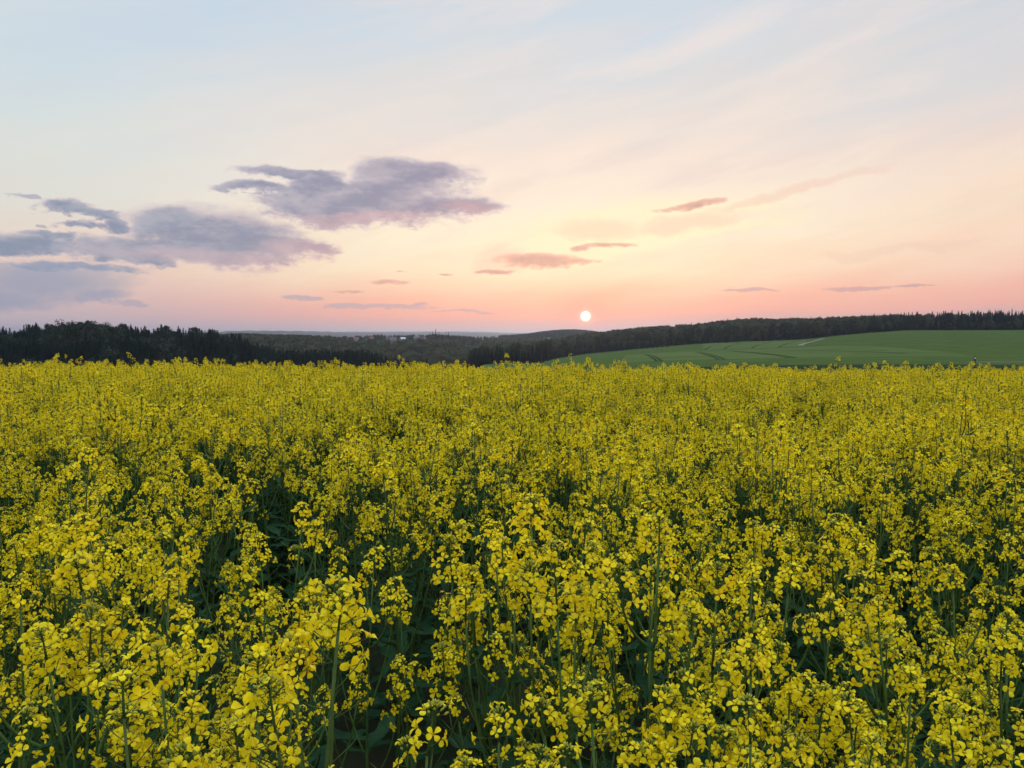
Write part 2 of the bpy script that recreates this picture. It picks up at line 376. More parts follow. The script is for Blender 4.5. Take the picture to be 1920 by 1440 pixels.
# ------------------------------------------------------------------ terrain
rowsD = [0.0, 14, 25, 40, 100, 150, 200, 300, 450, 600, 800, 1000, 1300, 1600, 2000, 2500, 3500, 5000, 8000, 12000, 16000, 26000]
def prof(**kw): return {int(k[1:]): v for k, v in kw.items()}
COLS = {   # photograph column -> ground height relative to the eye at depth d
    -1400: prof(d40=-4, d100=-8, d200=-15, d300=-22, d450=-18, d600=-12, d1000=-20, d2000=-10, d5000=-20, d8000=20, d16000=40),
    0:    prof(d40=-3.6, d100=-9, d200=-20, d300=-31, d450=-15.6, d600=-14, d800=-18, d1000=-22, d2000=-25, d5000=-40, d8000=20, d16000=60),
    90:   prof(d40=-3.6, d100=-9, d200=-20, d300=-31, d450=-12.4, d600=-12, d800=-18, d1000=-22, d2000=-25, d5000=-40, d8000=20, d16000=60),
    160:  prof(d40=-3.6, d100=-9, d200=-20, d300=-31, d450=-11.2, d600=-11, d800=-18, d1000=-22, d2000=-25, d5000=-40, d8000=20, d16000=60),
    300:  prof(d40=-3.6, d100=-9, d200=-20, d300=-31, d450=-14.6, d600=-14, d800=-18, d1000=-20, d2000=-25, d5000=-40, d8000=30, d16000=60),
    440:  prof(d40=-3.6, d100=-9, d200=-20, d300=-32, d450=-18.5, d600=-20, d800=-22, d1000=-12, d1300=-12, d2000=-20, d5000=-40, d8000=58, d16000=60),
    520:  prof(d40=-3.6, d100=-10, d200=-22, d300=-34, d450=-27, d600=-34, d800=-30, d1000=-14.5, d1300=-13, d2000=-20, d5000=-40, d8000=70, d16000=60),
    600:  prof(d40=-3.6, d100=-10, d200=-22, d300=-34, d450=-27, d600=-38, d800=-34, d1000=-17, d1300=-13, d1600=-8, d2000=-18, d5000=-40, d8000=52, d16000=90),
    680:  prof(d40=-3.6, d100=-10, d200=-22, d300=-34, d450=-27, d600=-40, d800=-36, d1000=-22, d1300=-12, d1600=-4.5, d2000=-14, d5000=-40, d8000=24, d16000=104),
    760:  prof(d40=-3.6, d100=-10, d200=-20, d300=-32, d450=-33, d600=-42, d800=-38, d1000=-24, d1300=-12, d1600=-4, d2000=-14, d5000=-40, d8000=24, d16000=104),
    830:  prof(d40=-3.6, d100=-10, d200=-18, d300=-26, d450=-34, d600=-42, d800=-38, d1000=-21, d1300=-12, d1600=-4, d2000=-14, d5000=-40, d8000=10, d16000=112),
    900:  prof(d40=-3.6, d100=-9, d200=-13, d300=-14, d450=-15.6, d600=-21, d800=-34, d1000=-29, d1300=-19, d1600=-14, d2000=-7.5, d2500=-12, d5000=-40, d8000=6, d16000=110),
    960:  prof(d40=-3.5, d100=-8, d200=-11.5, d300=-12.5, d450=-15, d600=-19.5, d800=-28, d1000=-27, d1300=-20, d1600=-14, d2000=-7.5, d2500=-9, d5000=-40, d8000=0, d16000=80),
    1020: prof(d40=-3.3, d100=-7, d200=-9.5, d300=-11.5, d450=-15, d600=-18.7, d800=-23.4, d1000=-24, d1300=-21, d1600=-14, d2000=-7, d2500=8, d5000=-40, d8000=0, d16000=60),
    1060: prof(d40=-3.2, d100=-6.5, d200=-8.8, d300=-10.5, d450=-13.6, d600=-16.4, d800=-20, d1000=-18, d1300=-18, d1600=-12, d2000=-6, d2500=15, d5000=-40, d8000=0),
    1100: prof(d40=-3.0, d100=-5.5, d200=-7.6, d300=-9.4, d450=-12.4, d600=-14.7, d800=-17, d1000=-11.5, d1300=-12, d2000=-6, d2500=12, d5000=-40),
    1200: prof(d40=-2.8, d100=-4.4, d200=-6.4, d300=-8.1, d450=-9.9, d600=-10.7, d800=-11.7, d1000=-4.5, d1300=-6, d2000=-10, d5000=-40),
    1300: prof(d40=-2.6, d100=-4.0, d200=-6.1, d300=-7.4, d450=-8.0, d600=-7.6, d800=-6.9, d1000=0, d1300=-2, d2000=-10, d5000=-40),
    1390: prof(d40=-2.5, d100=-3.8, d200=-5.9, d300=-7.0, d450=-7.2, d600=-6.0, d800=-4.8, d1000=8.0, d1300=4, d2000=-10, d5000=-40),
    1500: prof(d40=-2.5, d100=-3.7, d200=-5.8, d300=-6.4, d450=-6.0, d600=-4.4, d800=-2.7, d1000=8, d1300=4, d2000=-10, d5000=-40),
    1600: prof(d40=-2.5, d100=-3.6, d200=-5.8, d300=-5.8, d450=-4.2, d600=-0.8, d800=3.2, d1000=9, d1300=6, d2000=-10, d5000=-40),
    1700: prof(d40=-2.5, d100=-3.6, d200=-5.7, d300=-5.2, d450=-2.4, d600=2.8, d800=7.4, d1000=9, d1300=8, d2000=-10, d5000=-40),
    1920: prof(d40=-2.5, d100=-3.6, d150=-5.15, d200=-5.7, d300=-5.0, d450=-2.1, d600=3.2, d800=7.4, d1000=9, d1300=8, d2000=-10, d5000=-40),
    3300: prof(d40=-2.5, d100=-3.6, d200=-6, d300=-5, d450=-2, d600=2, d800=6, d1000=9, d1300=8, d2000=-10, d5000=-20),
}
LR = np.array([math.log(d + 10) for d in rowsD])
ldv = np.linspace(LR[0], LR[-1], 260)
azk = []; prf = []
for px in sorted(COLS):
    pr = dict(COLS[px]); pr[0] = -1.65; pr[14] = -1.70; pr[25] = -2.35; pr.setdefault(26000, 0.0)
    ks = sorted(pr)
    azk.append(math.atan((px - 960) / 1509.6)); prf.append(np.interp(ldv, [math.log(k + 10) for k in ks], [pr[k] for k in ks]))
back = np.interp(ldv, LR, [-1.65, -1.7, -1.9, -2.4, -5, -6, -7, -9, -10, -10, -10, -10, -10, -10, -10, -10, -10, -10, 0, 0, 0, 0])
azk = [-PI, -1.9] + azk + [1.9, PI]; prf = [back, back] + prf + [back, back]
prf = np.array(prf)
azf = np.linspace(-PI, PI, 1441)
G = np.array([np.interp(azf, azk, prf[:, j]) for j in range(len(ldv))])      # [d, az]
def smooth(a, k, axis):
    w = np.hanning(2 * k + 3)[1:-1]; w /= w.sum()
    pad = [(0, 0), (0, 0)]; pad[axis] = (k, k)
    ap = np.pad(a, pad, mode='edge')
    return np.apply_along_axis(lambda v: np.convolve(v, w, 'valid'), axis, ap)
G = smooth(smooth(G, 3, 0), 3, 1)
def H(x, y):
    """ground height (world z) at x, y"""
    x = np.asarray(x, float); y = np.asarray(y, float)
    r = np.hypot(x, y); a = np.arctan2(x, y)
    D = r * np.maximum(np.cos(a), 0.6)
    i = np.clip((np.log(D + 10) - ldv[0]) / (ldv[1] - ldv[0]), 0, len(ldv) - 1.001); j = np.clip((a + PI) / (azf[1] - azf[0]), 0, len(azf) - 1.001)
    i0 = i.astype(int); j0 = j.astype(int); fi = i - i0; fj = j - j0
    z = (G[i0, j0] * (1 - fi) + G[i0 + 1, j0] * fi) * (1 - fj) + (G[i0, j0 + 1] * (1 - fi) + G[i0 + 1, j0 + 1] * fi) * fj
    near = np.clip(1 - (r - 14) / 30, 0, 1)
    z = z - 0.006 * x * near + 0.02 * np.sin(x * 0.9 + 1) * np.sin(y * 0.7) * near
    far = np.clip((r - 60) / 200, 0, 1)
    z = z + far * (0.25 * np.sin(x * 0.021 + 1.3) * np.cos(y * 0.017) + 0.5 * np.sin(x * 0.006 + y * 0.004))
    return z + CAMZ
def pxD(x, y):
    y = np.maximum(np.asarray(y, float), 1e-3)
    return 960 + 1509.6 * np.asarray(x) / y, y
def gp(px, D):
    x = (px - 960) / 1509.6 * D
    return x, D, float(H(x, D))

BASEP = ([1000, 1040, 1100, 1150, 1230, 1300, 1500, 1700, 1920, 3300], [760, 790, 800, 800, 800, 800, 790, 790, 790, 780])
def wood_edge(px): return np.interp(px, *BASEP)
# ground sheet: fine fan in front, coarse behind
azs = np.concatenate([np.linspace(-PI, -0.75, 60, endpoint=False), np.linspace(-0.75, 0.75, 900, endpoint=False), np.linspace(0.75, PI, 61)])
rs = np.concatenate([[0.0], np.geomspace(0.6, 60, 50), np.geomspace(62, 1400, 300), np.geomspace(1420, 40000, 110)])
A, RR = np.meshgrid(azs, rs)
X = RR * np.sin(A); Y = RR * np.cos(A); Z = H(X, Y)
bumpy = np.where(RR > 3000, 1.0, 0.0)
Z += bumpy * (5 * np.sin(X * 0.0031 + 1) * np.sin(Y * 0.0022) + 3 * np.sin(X * 0.011) + 2.0 * np.sin(X * 0.037 + Y * 0.01))
nr, na = X.shape
me = bpy.data.meshes.new('ground')
co = np.stack([X, Y, Z], -1).reshape(-1, 3)
idx = np.arange(nr * na).reshape(nr, na)
q = np.stack([idx[:-1, :-1], idx[:-1, 1:], idx[1:, 1:], idx[1:, :-1]], -1).reshape(-1, 4)[:, ::-1]
me.vertices.add(len(co)); me.vertices.foreach_set('co', co.ravel())
me.loops.add(len(q) * 4); me.loops.foreach_set('vertex_index', q.ravel().astype(np.int32))
me.polygons.add(len(q)); me.polygons.foreach_set('loop_start', np.arange(len(q), dtype=np.int32) * 4)
mats = [M_SOIL, M_GRASS, M_WHEAT, M_WHEAT2, M_WOODFLOOR, M_FARFIELD, M_FARWOOD]
for mt in mats: me.materials.append(mt)
cx = co[q].mean(1); fx, fy = cx[:, 0], cx[:, 1]; fr = np.hypot(fx, fy)
fpx, fD = pxD(fx, fy); fpx = np.where(fy > 1, fpx, np.where(fx > 0, 3300, -1400))
mi = np.full(len(q), 1)
mi[fr < 34] = 0
right = (fpx > 905) & (fD > 120) & (fD < wood_edge(fpx)) & (fy > 0)
mi[right] = 2
pale = right & (fpx > 1170 + (fD - 330) * 0.05) & (fpx < 1790 - (fD - 240) * 1.1) & (fD > 215) & (fD < 452)
mi[pale] = 3
mi[right & (fpx > 1318) & (fpx < 1512) & (fD >= 462)] = 3
mi[(fD >= wood_edge(fpx)) & (fpx > 905) & (fD < 1400)] = 4
mi[(fpx < 880) & (fD > 260) & (fD < 1100)] = 4
mi[(fpx > 600) & (fpx < 910) & (fD > 1040) & (fD < 1500)] = 1
mi[(fD > 1900) & (fD < 2150) & (fpx > 850)] = 3
mi[(fr > 2150)] = 6
me.polygons.foreach_set('material_index', mi.astype(np.int32))
me.polygons.foreach_set('use_smooth', np.ones(len(q), bool))
me.update(calc_edges=True); me.validate()
tag(link('ground', me), kind='structure', label='rolling farmland falling away to a valley and rising to wooded hills')

def strip(name, pts, w, m, lift=0.06, label=None):
    """a draped band along photograph points (px, depth)"""
    P = []
    for (a, c) in zip(pts[:-1], pts[1:]):
        for k in range(12):
            t = k / 12; P.append((a[0] + (c[0] - a[0]) * t, a[1] + (c[1] - a[1]) * t))
    P.append(pts[-1])
    W = [Vector(((p - 960) / 1509.6 * D, D, 0)) for p, D in P]
    mb = MB(); rows = []
    for k, p in enumerate(W):
        d = (W[min(k + 1, len(W) - 1)] - W[max(k - 1, 0)]).normalized(); n = Vector((-d.y, d.x, 0))
        row = []
        for s in (-1, -0.33, 0.33, 1):
            q_ = p + n * s * w / 2 * (1 + 0.15 * math.sin(k * 1.7)); row.append(Vector((q_.x, q_.y, float(H(q_.x, q_.y)) + lift)))
        rows.append(row)
    mb.grid(rows)
    return mb
pathm = strip('farm_track', [(1500, 500), (1508, 550), (1526, 640), (1546, 730)], 3.2, M_TRACK, 0.10)
tag(link('farm_track', pathm.mesh('farm_track', [M_TRACK])), 'pale gravel farm track climbing between green fields', kind='structure')
roadm = strip('field_road', [(1822, 150), (1880, 152), (2050, 156), (2500, 165)], 3.0, M_TRACK, 0.10)
tag(link('field_road', roadm.mesh('field_road', [M_TRACK])), 'pale track just beyond the rapeseed at the right', kind='structure')
ruts = MB()
idm = Matrix.Identity(4)
for pts, w in [([(1310, 452), (1400, 456), (1540, 480)], 3.2), ([(1208, 400), (1232, 210)], .9), ([(1214, 400), (1241, 210)], .9),
               ([(1303, 400), (1348, 210)], .9), ([(1310, 400), (1359, 210)], .9), ([(1368, 400), (1480, 215)], .9), ([(1375, 400), (1492, 215)], .9),
               ([(1322, 470), (1345, 700)], 1.3), ([(1358, 470), (1385, 740)], 1.3), ([(1410, 470), (1445, 760)], 1.3), ([(1460, 470), (1500, 760)], 1.3),
               ([(1420, 420), (1560, 320), (1700, 240)], 1.2), ([(1620, 300), (1664, 298)], 3),
               ([(1530, 560), (1640, 520), (1920, 480)], 1.6), ([(1545, 640), (1700, 590), (1920, 560)], 1.6), ([(1600, 260), (1920, 250)], 1.0),
               ([(1560, 420), (1920, 400)], 1.2), ([(1540, 350), (1920, 330)], 1.0)]:
    ruts.add(strip('r', pts, w, M_RUT, 0.05), idm)
tag(link('tractor_ruts', ruts.mesh('tractor_ruts', [M_RUT])), 'dark wheel ruts and ditch lines across the green fields', kind='structure')

# ------------------------------------------------------------------ rapeseed
def petal_rows(rnd, L=0.0108, Wd=0.0084):
    prof = ((0.0, 0.16, 0.000, 0.0), (0.20, 0.34, 0.0024, 0.15), (0.45, 0.80, 0.0038, 0.6), (0.75, 1.0, 0.0036, 1.0), (0.93, 0.72, 0.0026, 1.0), (1.0, 0.30, 0.0018, 1.0))
    cup = rnd.uniform(-0.0006, 0.0016); tip = rnd.uniform(-0.0035, 0.002); L *= rnd.uniform(.88, 1.1); Wd *= rnd.uniform(.85, 1.1); tw = rnd.uniform(-.0012, .0012)
    rows = []
    for t, w, z, k in prof:
        x = 0.0008 + t * L; hw = w * Wd / 2
        zz = z + tip * k * t
        rows.append([Vector((x, -hw, zz + cup * w + tw * w)), Vector((x + (0.0006 if t < 1 else -0.0004), 0, zz)), Vector((x, hw, zz + cup * w - tw * w))])
    return rows
def flower(mb, M, rnd, s=1.0):
    op = rnd.uniform(0, PI)
    for k in range(4):
        Mk = M @ Matrix.Rotation(op + k * PI / 2 + rnd.uniform(-.14, .14), 4, 'Z') @ Matrix.Rotation(rnd.uniform(-.62, .30), 4, 'Y') @ Matrix.Scale(s, 4)
        mb.grid([[Mk @ p for p in r] for r in petal_rows(rnd)], 0)
    mb.blob(M, 0.0013 * s, 0.0052 * s, 2, 4)
    for k in range(3):
        a = k * 2.1 + op; Mb = M @ Matrix.Translation((math.cos(a) * .0014, math.sin(a) * .0014, 0.002))
        mb.blob(Mb, 0.0007 * s, 0.0035 * s, 2, 3)
def dirM(p, d):
    return Matrix.Translation(p) @ d.to_track_quat('Z', 'Y').to_matrix().to_4x4()
def make_head(seed):
    rnd = random.Random(seed)
    L = rnd.choice((rnd.uniform(.022, .04), rnd.uniform(.03, .06), rnd.uniform(.04, .085))); nf = int(rnd.uniform(8, 13) + L * 110)
    if seed % 12 == 3: nf = 4; L = .03
    if seed % 12 == 8: nf = 7; L = .05
    mb = MB(); bd = MB()
    bend = rnd.uniform(-.1, .1)
    def axis(t): return Vector((bend * t * L, 0, t * L))
    mb.tube([axis(t) for t in (0, .5, 1, 1.12)], [.0016, .0014, .0012, .0010], 5, 1)
    g = rnd.uniform(0, 6)
    for i in range(nf):
        t = (i + rnd.random() * .8) / nf
        if rnd.random() < 0.11: continue
        a = g + i * 2.399 + rnd.uniform(-.3, .3)
        th = (1.62 - 1.0 * t) + rnd.uniform(-.3, .25)
        d = Vector((math.cos(a) * math.sin(th), math.sin(a) * math.sin(th), math.cos(th)))
        pl = (0.026 - 0.010 * t) * rnd.uniform(.65, 1.4)
        p0 = axis(t); p1 = p0 + d * pl
        mb.tube([p0, p0 + d * pl * .55 - Vector((0, 0, .0012)), p1], [.0006, .0005, .0006], 3, 1, False)
        fd = (d + Vector((rnd.uniform(-.45, .45), rnd.uniform(-.45, .45), rnd.uniform(-.45, .6)))).normalized()
        for k in range(2):                                            # calyx
            mb.blob(dirM(p1 - fd * .001, (fd + Vector((rnd.uniform(-.4, .4), rnd.uniform(-.4, .4), 0))).normalized()), .0011, .0045, 1, 3)
        flower(mb, dirM(p1, fd), rnd, rnd.uniform(.82, 1.14) * (1 - .18 * t))
    nb = rnd.randint(13, 24) + (14 if seed % 12 == 3 else 0)
    top = axis(1.08)
    for i in range(nb):
        t = (i + .5) / nb
        th = 1.35 * math.sqrt(t); a = i * 2.399
        d = Vector((math.cos(a) * math.sin(th), math.sin(a) * math.sin(th), math.cos(th)))
        pl = 0.006 + 0.007 * t
        p0 = top - Vector((0, 0, .010 * t)); p1 = p0 + d * pl
        bd.tube([p0, p1], [.0005, .0005], 3, 1, False)
        bd.blob(dirM(p1, (d + Vector((0, 0, .5))).normalized()), .0013 + .0005 * t, .0045 + .0022 * t, 0, 5)
    return mb, bd
NHEAD = 12
HEADS = [make_head(100 + i) for i in range(NHEAD)]
HEADM = [(h.mesh('flower_head', [M_PETAL, M_STEM, M_ANTHER]), bd.mesh('bud_cluster', [M_BUD, M_STEM])) for h, bd in HEADS]

def leaf(mb, M, L, Wd, rnd, lobed=False, droop=0.5):
    n = 9; rows = []
    for i in range(n + 1):
        t = i / n
        w = (math.sin(PI * min(1, t * 1.02)) ** .7) * (0.55 + .45 * t if lobed else 1.0)
        if lobed: w *= 0.62 + 0.38 * abs(math.sin(t * 11 + 1)) if t < .7 else 1.0
        w = max(w, .05) * Wd / 2 * rnd.uniform(.88, 1.1)
        ang = droop * t * 1.5
        x = L * t * math.cos(ang * .6); z = -L * t * math.sin(ang) * .55 + .01 * math.sin(t * 9)
        wv = math.sin(t * 14) * w * .18
        rows.append([M @ Vector((x, -w, z + w * .35 + wv)), M @ Vector((x, -w * .5, z + w * .1)), M @ Vector((x, 0, z)), M @ Vector((x, w * .5, z + w * .1)), M @ Vector((x, w, z + w * .35 - wv))])
    mb.grid(rows, 0)

def make_plant(seed):
    """returns stem MB, foliage MB, list of (matrix, head index), height"""
    rnd = random.Random(seed)
    h = 1.30
    st = MB(); fo = MB(); heads = []
    lean = Vector((rnd.uniform(-.05, .05), rnd.uniform(-.05, .05), 0))
    wob = rnd.uniform(0, 6)
    def main(t): return Vector((lean.x * t * t * 2 + .012 * math.sin(t * 5 + wob), lean.y * t * t * 2 + .012 * math.cos(t * 4 + wob), t * (h - .09)))
    T = [i / 9 for i in range(10)]
    st.tube([main(t) for t in T], [.0060 - .0042 * t for t in T], 7)
    def pods(f, t0, t1, n):
        for i in range(n):
            t = t0 + (t1 - t0) * (i + rnd.random() * .6) / n
            p = f(t); a = i * 2.399 + wob; up = rnd.uniform(.35, .9)
            d = Vector((math.cos(a), math.sin(a), up)).normalized(); L = rnd.uniform(.02, .05)
            st.tube([p, p + d * .014, p + d * (.014 + L * .6) + Vector((0, 0, .004)), p + d * (.014 + L) + Vector((0, 0, .010))], [.0005, .0007, .0010, .0003], 3, 0, False)
    pods(main, .86, .985, rnd.randint(4, 10))
    def addhead(p, d):
        q_ = d.to_track_quat('Z', 'Y').to_matrix().to_4x4()
        heads.append((Matrix.Translation(p) @ q_ @ Matrix.Rotation(rnd.uniform(0, 6.28), 4, 'Z') @ Matrix.Scale(rnd.uniform(.86, 1.22), 4), rnd.randrange(NHEAD)))
    addhead(main(1), (main(1) - main(.93)).normalized())
    nb = rnd.randint(5, 8); a0 = rnd.uniform(0, 6)
    for i in range(nb):
        t = .42 + .50 * (i + rnd.random() * .5) / nb
        p = main(t); a = a0 + i * 2.399 + rnd.uniform(-.3, .3)
        out = Vector((math.cos(a), math.sin(a), 0))
        room = (h - .09) * rnd.choice((rnd.uniform(.60, .86), rnd.uniform(.80, .94), rnd.uniform(.88, .985))) - p.z
        room = max(room, .10)
        sp = (.05 + .22 * room) * rnd.uniform(.7, 1.2)
        def br(s, p=p, out=out, room=room, sp=sp): return p + out * sp * (1 - (1 - s) ** 1.7) + Vector((0, 0, room * (s ** 1.15)))
        S = [k / 6 for k in range(7)]
        st.tube([br(s) for s in S], [.0034 - .0018 * s for s in S], 5)
        pods(br, .72, .98, rnd.randint(2, 7))
        addhead(br(1), (br(1) - br(.9)).normalized())
        if room > .25 and rnd.random() < .45:                            # a short twig
            s0 = rnd.uniform(.5, .7); p2 = br(s0); a2 = a + rnd.choice((-1, 1)) * rnd.uniform(.7, 1.4)
            o2 = Vector((math.cos(a2), math.sin(a2), 0)); r2 = room * rnd.uniform(.22, .42)
            Q = [p2, p2 + o2 * .03 + Vector((0, 0, r2 * .4)), p2 + o2 * .045 + Vector((0, 0, r2))]
            st.tube(Q, [.002, .0017, .0014], 5)
            addhead(Q[2], (Q[2] - Q[1]).normalized())
        leaf(fo, Matrix.Translation(p) @ Matrix.Rotation(a + .2, 4, 'Z') @ Matrix.Rotation(-.65, 4, 'Y'), rnd.uniform(.05, .12), rnd.uniform(.012, .030), rnd)
    for i in range(rnd.randint(9, 12)):
        t = .10 + .58 * i / 11; a = a0 + 1 + i * 2.399
        L = rnd.uniform(.16, .28) * (1.12 - .7 * t)
        leaf(fo, Matrix.Translation(main(t)) @ Matrix.Rotation(a, 4, 'Z') @ Matrix.Rotation(rnd.uniform(-.75, -.1), 4, 'Y'), L, L * rnd.uniform(.30, .45), rnd, True, rnd.uniform(.3, .9))
    return st, fo, heads, h + .0
NPL = 10
PLANTS = [make_plant(500 + i) for i in range(NPL)]
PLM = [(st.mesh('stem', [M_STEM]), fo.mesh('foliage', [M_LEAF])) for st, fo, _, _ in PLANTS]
# whole-plant meshes for the mass of the crop
proto_col = bpy.data.collections.new('rapeseed_kinds')
for i, (st, fo, hd, h) in enumerate(PLANTS):
    mb = MB()
    for src, mm_ in ((st, 0), (fo, 1)):
        k = len(mb.m); mb.add(src, idm); mb.m[k:] = [mm_] * (len(mb.m) - k)
    for Mx, hi in hd:
        hb, bb = HEADS[hi]
        k = len(mb.m); mb.add(hb, Mx); mb.m[k:] = [(2, 0, 4)[q_] for q_ in hb.m]
        k = len(mb.m); mb.add(bb, Mx); mb.m[k:] = [(3, 0)[q_] for q_ in bb.m]
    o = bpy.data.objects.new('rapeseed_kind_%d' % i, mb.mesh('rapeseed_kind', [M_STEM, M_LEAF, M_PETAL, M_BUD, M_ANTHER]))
    proto_col.objects.link(o)

def scatter(name, pts, rots, scl, kinds, col_, label, mats_):
    """one object: points that carry instances of the kinds in col_"""
    me = bpy.data.meshes.new(name)
    n = len(pts)
    me.vertices.add(n); me.vertices.foreach_set('co', np.asarray(pts, np.float32).ravel())
    a = me.attributes.new('rot', 'FLOAT_VECTOR', 'POINT'); a.data.foreach_set('vector', np.asarray(rots, np.float32).ravel())
    a = me.attributes.new('scl', 'FLOAT_VECTOR', 'POINT'); a.data.foreach_set('vector', np.asarray(scl, np.float32).ravel())
    a = me.attributes.new('kind_id', 'INT', 'POINT'); a.data.foreach_set('value', np.asarray(kinds, np.int32))
    o = link(name, me)
    ng = bpy.data.node_groups.new(name + '_nodes', 'GeometryNodeTree')
    ng.interface.new_socket('Geometry', in_out='INPUT', socket_type='NodeSocketGeometry')
    ng.interface.new_socket('Geometry', in_out='OUTPUT', socket_type='NodeSocketGeometry')
    gi = ng.nodes.new('NodeGroupInput'); go = ng.nodes.new('NodeGroupOutput')
    ip = ng.nodes.new('GeometryNodeInstanceOnPoints')
    ci = ng.nodes.new('GeometryNodeCollectionInfo'); ci.inputs['Collection'].default_value = col_
    ci.inputs['Separate Children'].default_value = True; ci.inputs['Reset Children'].default_value = True
    def attr(nm, typ):
        q_ = ng.nodes.new('GeometryNodeInputNamedAttribute'); q_.data_type = typ; q_.inputs['Name'].default_value = nm
        return q_.outputs['Attribute']
    L = ng.links
    L.new(gi.outputs[0], ip.inputs['Points']); L.new(ci.outputs[0], ip.inputs['Instance'])
    ip.inputs['Pick Instance'].default_value = True
    L.new(attr('kind_id', 'INT'), ip.inputs['Instance Index'])
    L.new(attr('rot', 'FLOAT_VECTOR'), ip.inputs['Rotation']); L.new(attr('scl', 'FLOAT_VECTOR'), ip.inputs['Scale'])
    L.new(ip.outputs[0], go.inputs[0])
    md = o.modifiers.new('scatter', 'NODES'); md.node_group = ng
    tag(o, label, kind='stuff')
    return o

# --- where the plants stand
def vnoise(x, y, s, seed):
    r_ = np.random.default_rng(seed).random((64, 64))
    u = (np.asarray(x) / s) % 64; v = (np.asarray(y) / s) % 64
    i = np.floor(u).astype(int); j = np.floor(v).astype(int); fu = u - i; fv = v - j
    fu = fu * fu * (3 - 2 * fu); fv = fv * fv * (3 - 2 * fv)
    g = lambda a, c: r_[a % 64, c % 64]
    return (g(i, j) * (1 - fu) + g(i + 1, j) * fu) * (1 - fv) + (g(i, j + 1) * (1 - fu) + g(i + 1, j + 1) * fu) * fv
# prominent near plants: photograph column and row of the top of the plant, depth, lean text
HERO = [(632, 1030, .92, 'tallest near rapeseed plant left of centre, its long bare stem running to the bottom edge'),
        (425, 1345, .86, 'brightest big flower head at the bottom edge left of centre'),
        (480, 1195, .95, 'near rapeseed plant with broad open flowers just left below the tall one'),
        (240, 1300, 1.02, 'rapeseed plant with a round head low at the left, above the bottom edge'),
        (300, 1160, 1.08, 'bushy rapeseed plant at lower left beside the round headed one'),
        (150, 1000, 1.25, 'tall bushy rapeseed plant near the left edge'),
        (85, 1130, 1.15, 'rapeseed plant below the tall bushy one at the left edge'),
        (312, 1035, 1.45, 'rapeseed plant with a domed head right of the bushy one at left'),
        (35, 1040, 1.35, 'rapeseed plant cut by the left edge, halfway down the field'),
        (165, 935, 1.75, 'tall rapeseed plant rising behind the bushy one at left'),
        (495, 1070, 1.5, 'single compact yellow head left of the tallest near plant'),
        (565, 915, 1.95, 'upright rapeseed plant standing above its neighbours left of centre'),
        (325, 940, 2.1, 'slim rapeseed plant between two taller ones at left'),
        (800, 1290, .95, 'rapeseed plant with wide open four petalled flowers at the bottom, left of the dark gap'),
        (935, 1285, 1.08, 'left one of two neat round heads at the bottom centre'),
        (1022, 1275, 1.12, 'right one of two neat round heads at the bottom centre'),
        (1110, 1240, 1.05, 'full yellow head right of the two round heads at bottom centre'),
        (1190, 1335, .98, 'low yellow head at the bottom edge right of centre'),
        (1237, 920, 1.35, 'tall thin rapeseed plant right of centre reaching above the others'),
        (996, 895, 1.55, 'tall rapeseed plant in the middle with its head split in two tiers'),
        (865, 945, 1.75, 'rapeseed plant on the left rim of the central dark patch'),
        (920, 945, 1.8, 'small head between the split headed plant and the dark patch'),
        (1080, 1070, 1.3, 'dense golden head in the lower middle right of the dark gap'),
        (965, 1060, 1.5, 'loose flowered plant in the lower middle beside the golden head'),
        (700, 1000, 1.9, 'small pale head over the dark patch left of centre'),
        (848, 1035, 1.85, 'thin two headed plant inside the dark patch'),
        (1095, 940, 1.6, 'tall rapeseed plant between the split headed and the thin tall one'),
        (1410, 1150, 1.08, 'bright big headed plant at lower right of centre, with a bare stem below'),
        (1470, 1315, 1.0, 'low open flower head at the bottom right of centre'),
        (1500, 1225, 1.15, 'rapeseed plant right behind the low open head'),
        (1330, 1245, 1.1, 'long tiered head at the bottom left of the bright big one'),
        (1650, 1080, 1.3, 'arching rapeseed plant with curved bare stem at the right'),
        (1790, 1300, 1.05, 'wide flat topped plant at the lower right corner'),
        (1600, 1280, 1.1, 'loose plant with single drooping flowers at lower right'),
        (1710, 1205, 1.2, 'rapeseed plant above the flat topped one at lower right'),
        (1480, 1020, 1.4, 'two tiered bright plant in the right half'),
        (1345, 1010, 1.35, 'broad sunlit clump of flowers right of centre'),
        (1790, 1030, 1.6, 'leafy rapeseed plant near the right edge'),
        (1890, 1110, 1.3, 'rapeseed plant cut by the right edge of the photo'),
        (1575, 935, 1.8, 'tall slender plant right of the two tiered bright one'),
        (1420, 955, 2.0, 'round headed plant behind the broad sunlit clump'),
        (1750, 1000, 1.9, 'bushy plant at right behind the leafy one')]
hero = []
for px, py, D, lab in HERO:
    p = at(px, py, D); g = float(H(p.x, p.y)); k_ = len(hero)
    tip = PLANTS[k_ % NPL][2][0][0].translation * ((p.z - g) / 1.30); tip = tip.to_3d(); tip.rotate(Euler((0, 0, k_ * 1.7)))
    hero.append((p.x - tip.x, p.y - tip.y, g, p.z - g, lab))       # the stem stands where its leaning tip ends up in place
hx = np.array([h[0] for h in hero]); hy = np.array([h[1] for h in hero])
# random plants on a jittered lattice
pts = []
sp = 0.18
for iy in range(int(25 / sp)):
    for ix in range(-int(19 / sp), int(19 / sp)):
        y = 0.75 + iy * sp; x = ix * sp + (iy % 2) * sp * .5
        x += rng.uniform(-.075, .075); y += rng.uniform(-.075, .075)
        if abs(x) > 1.6 + y * .95: continue
        pts.append((x, y))
P = np.array(pts)
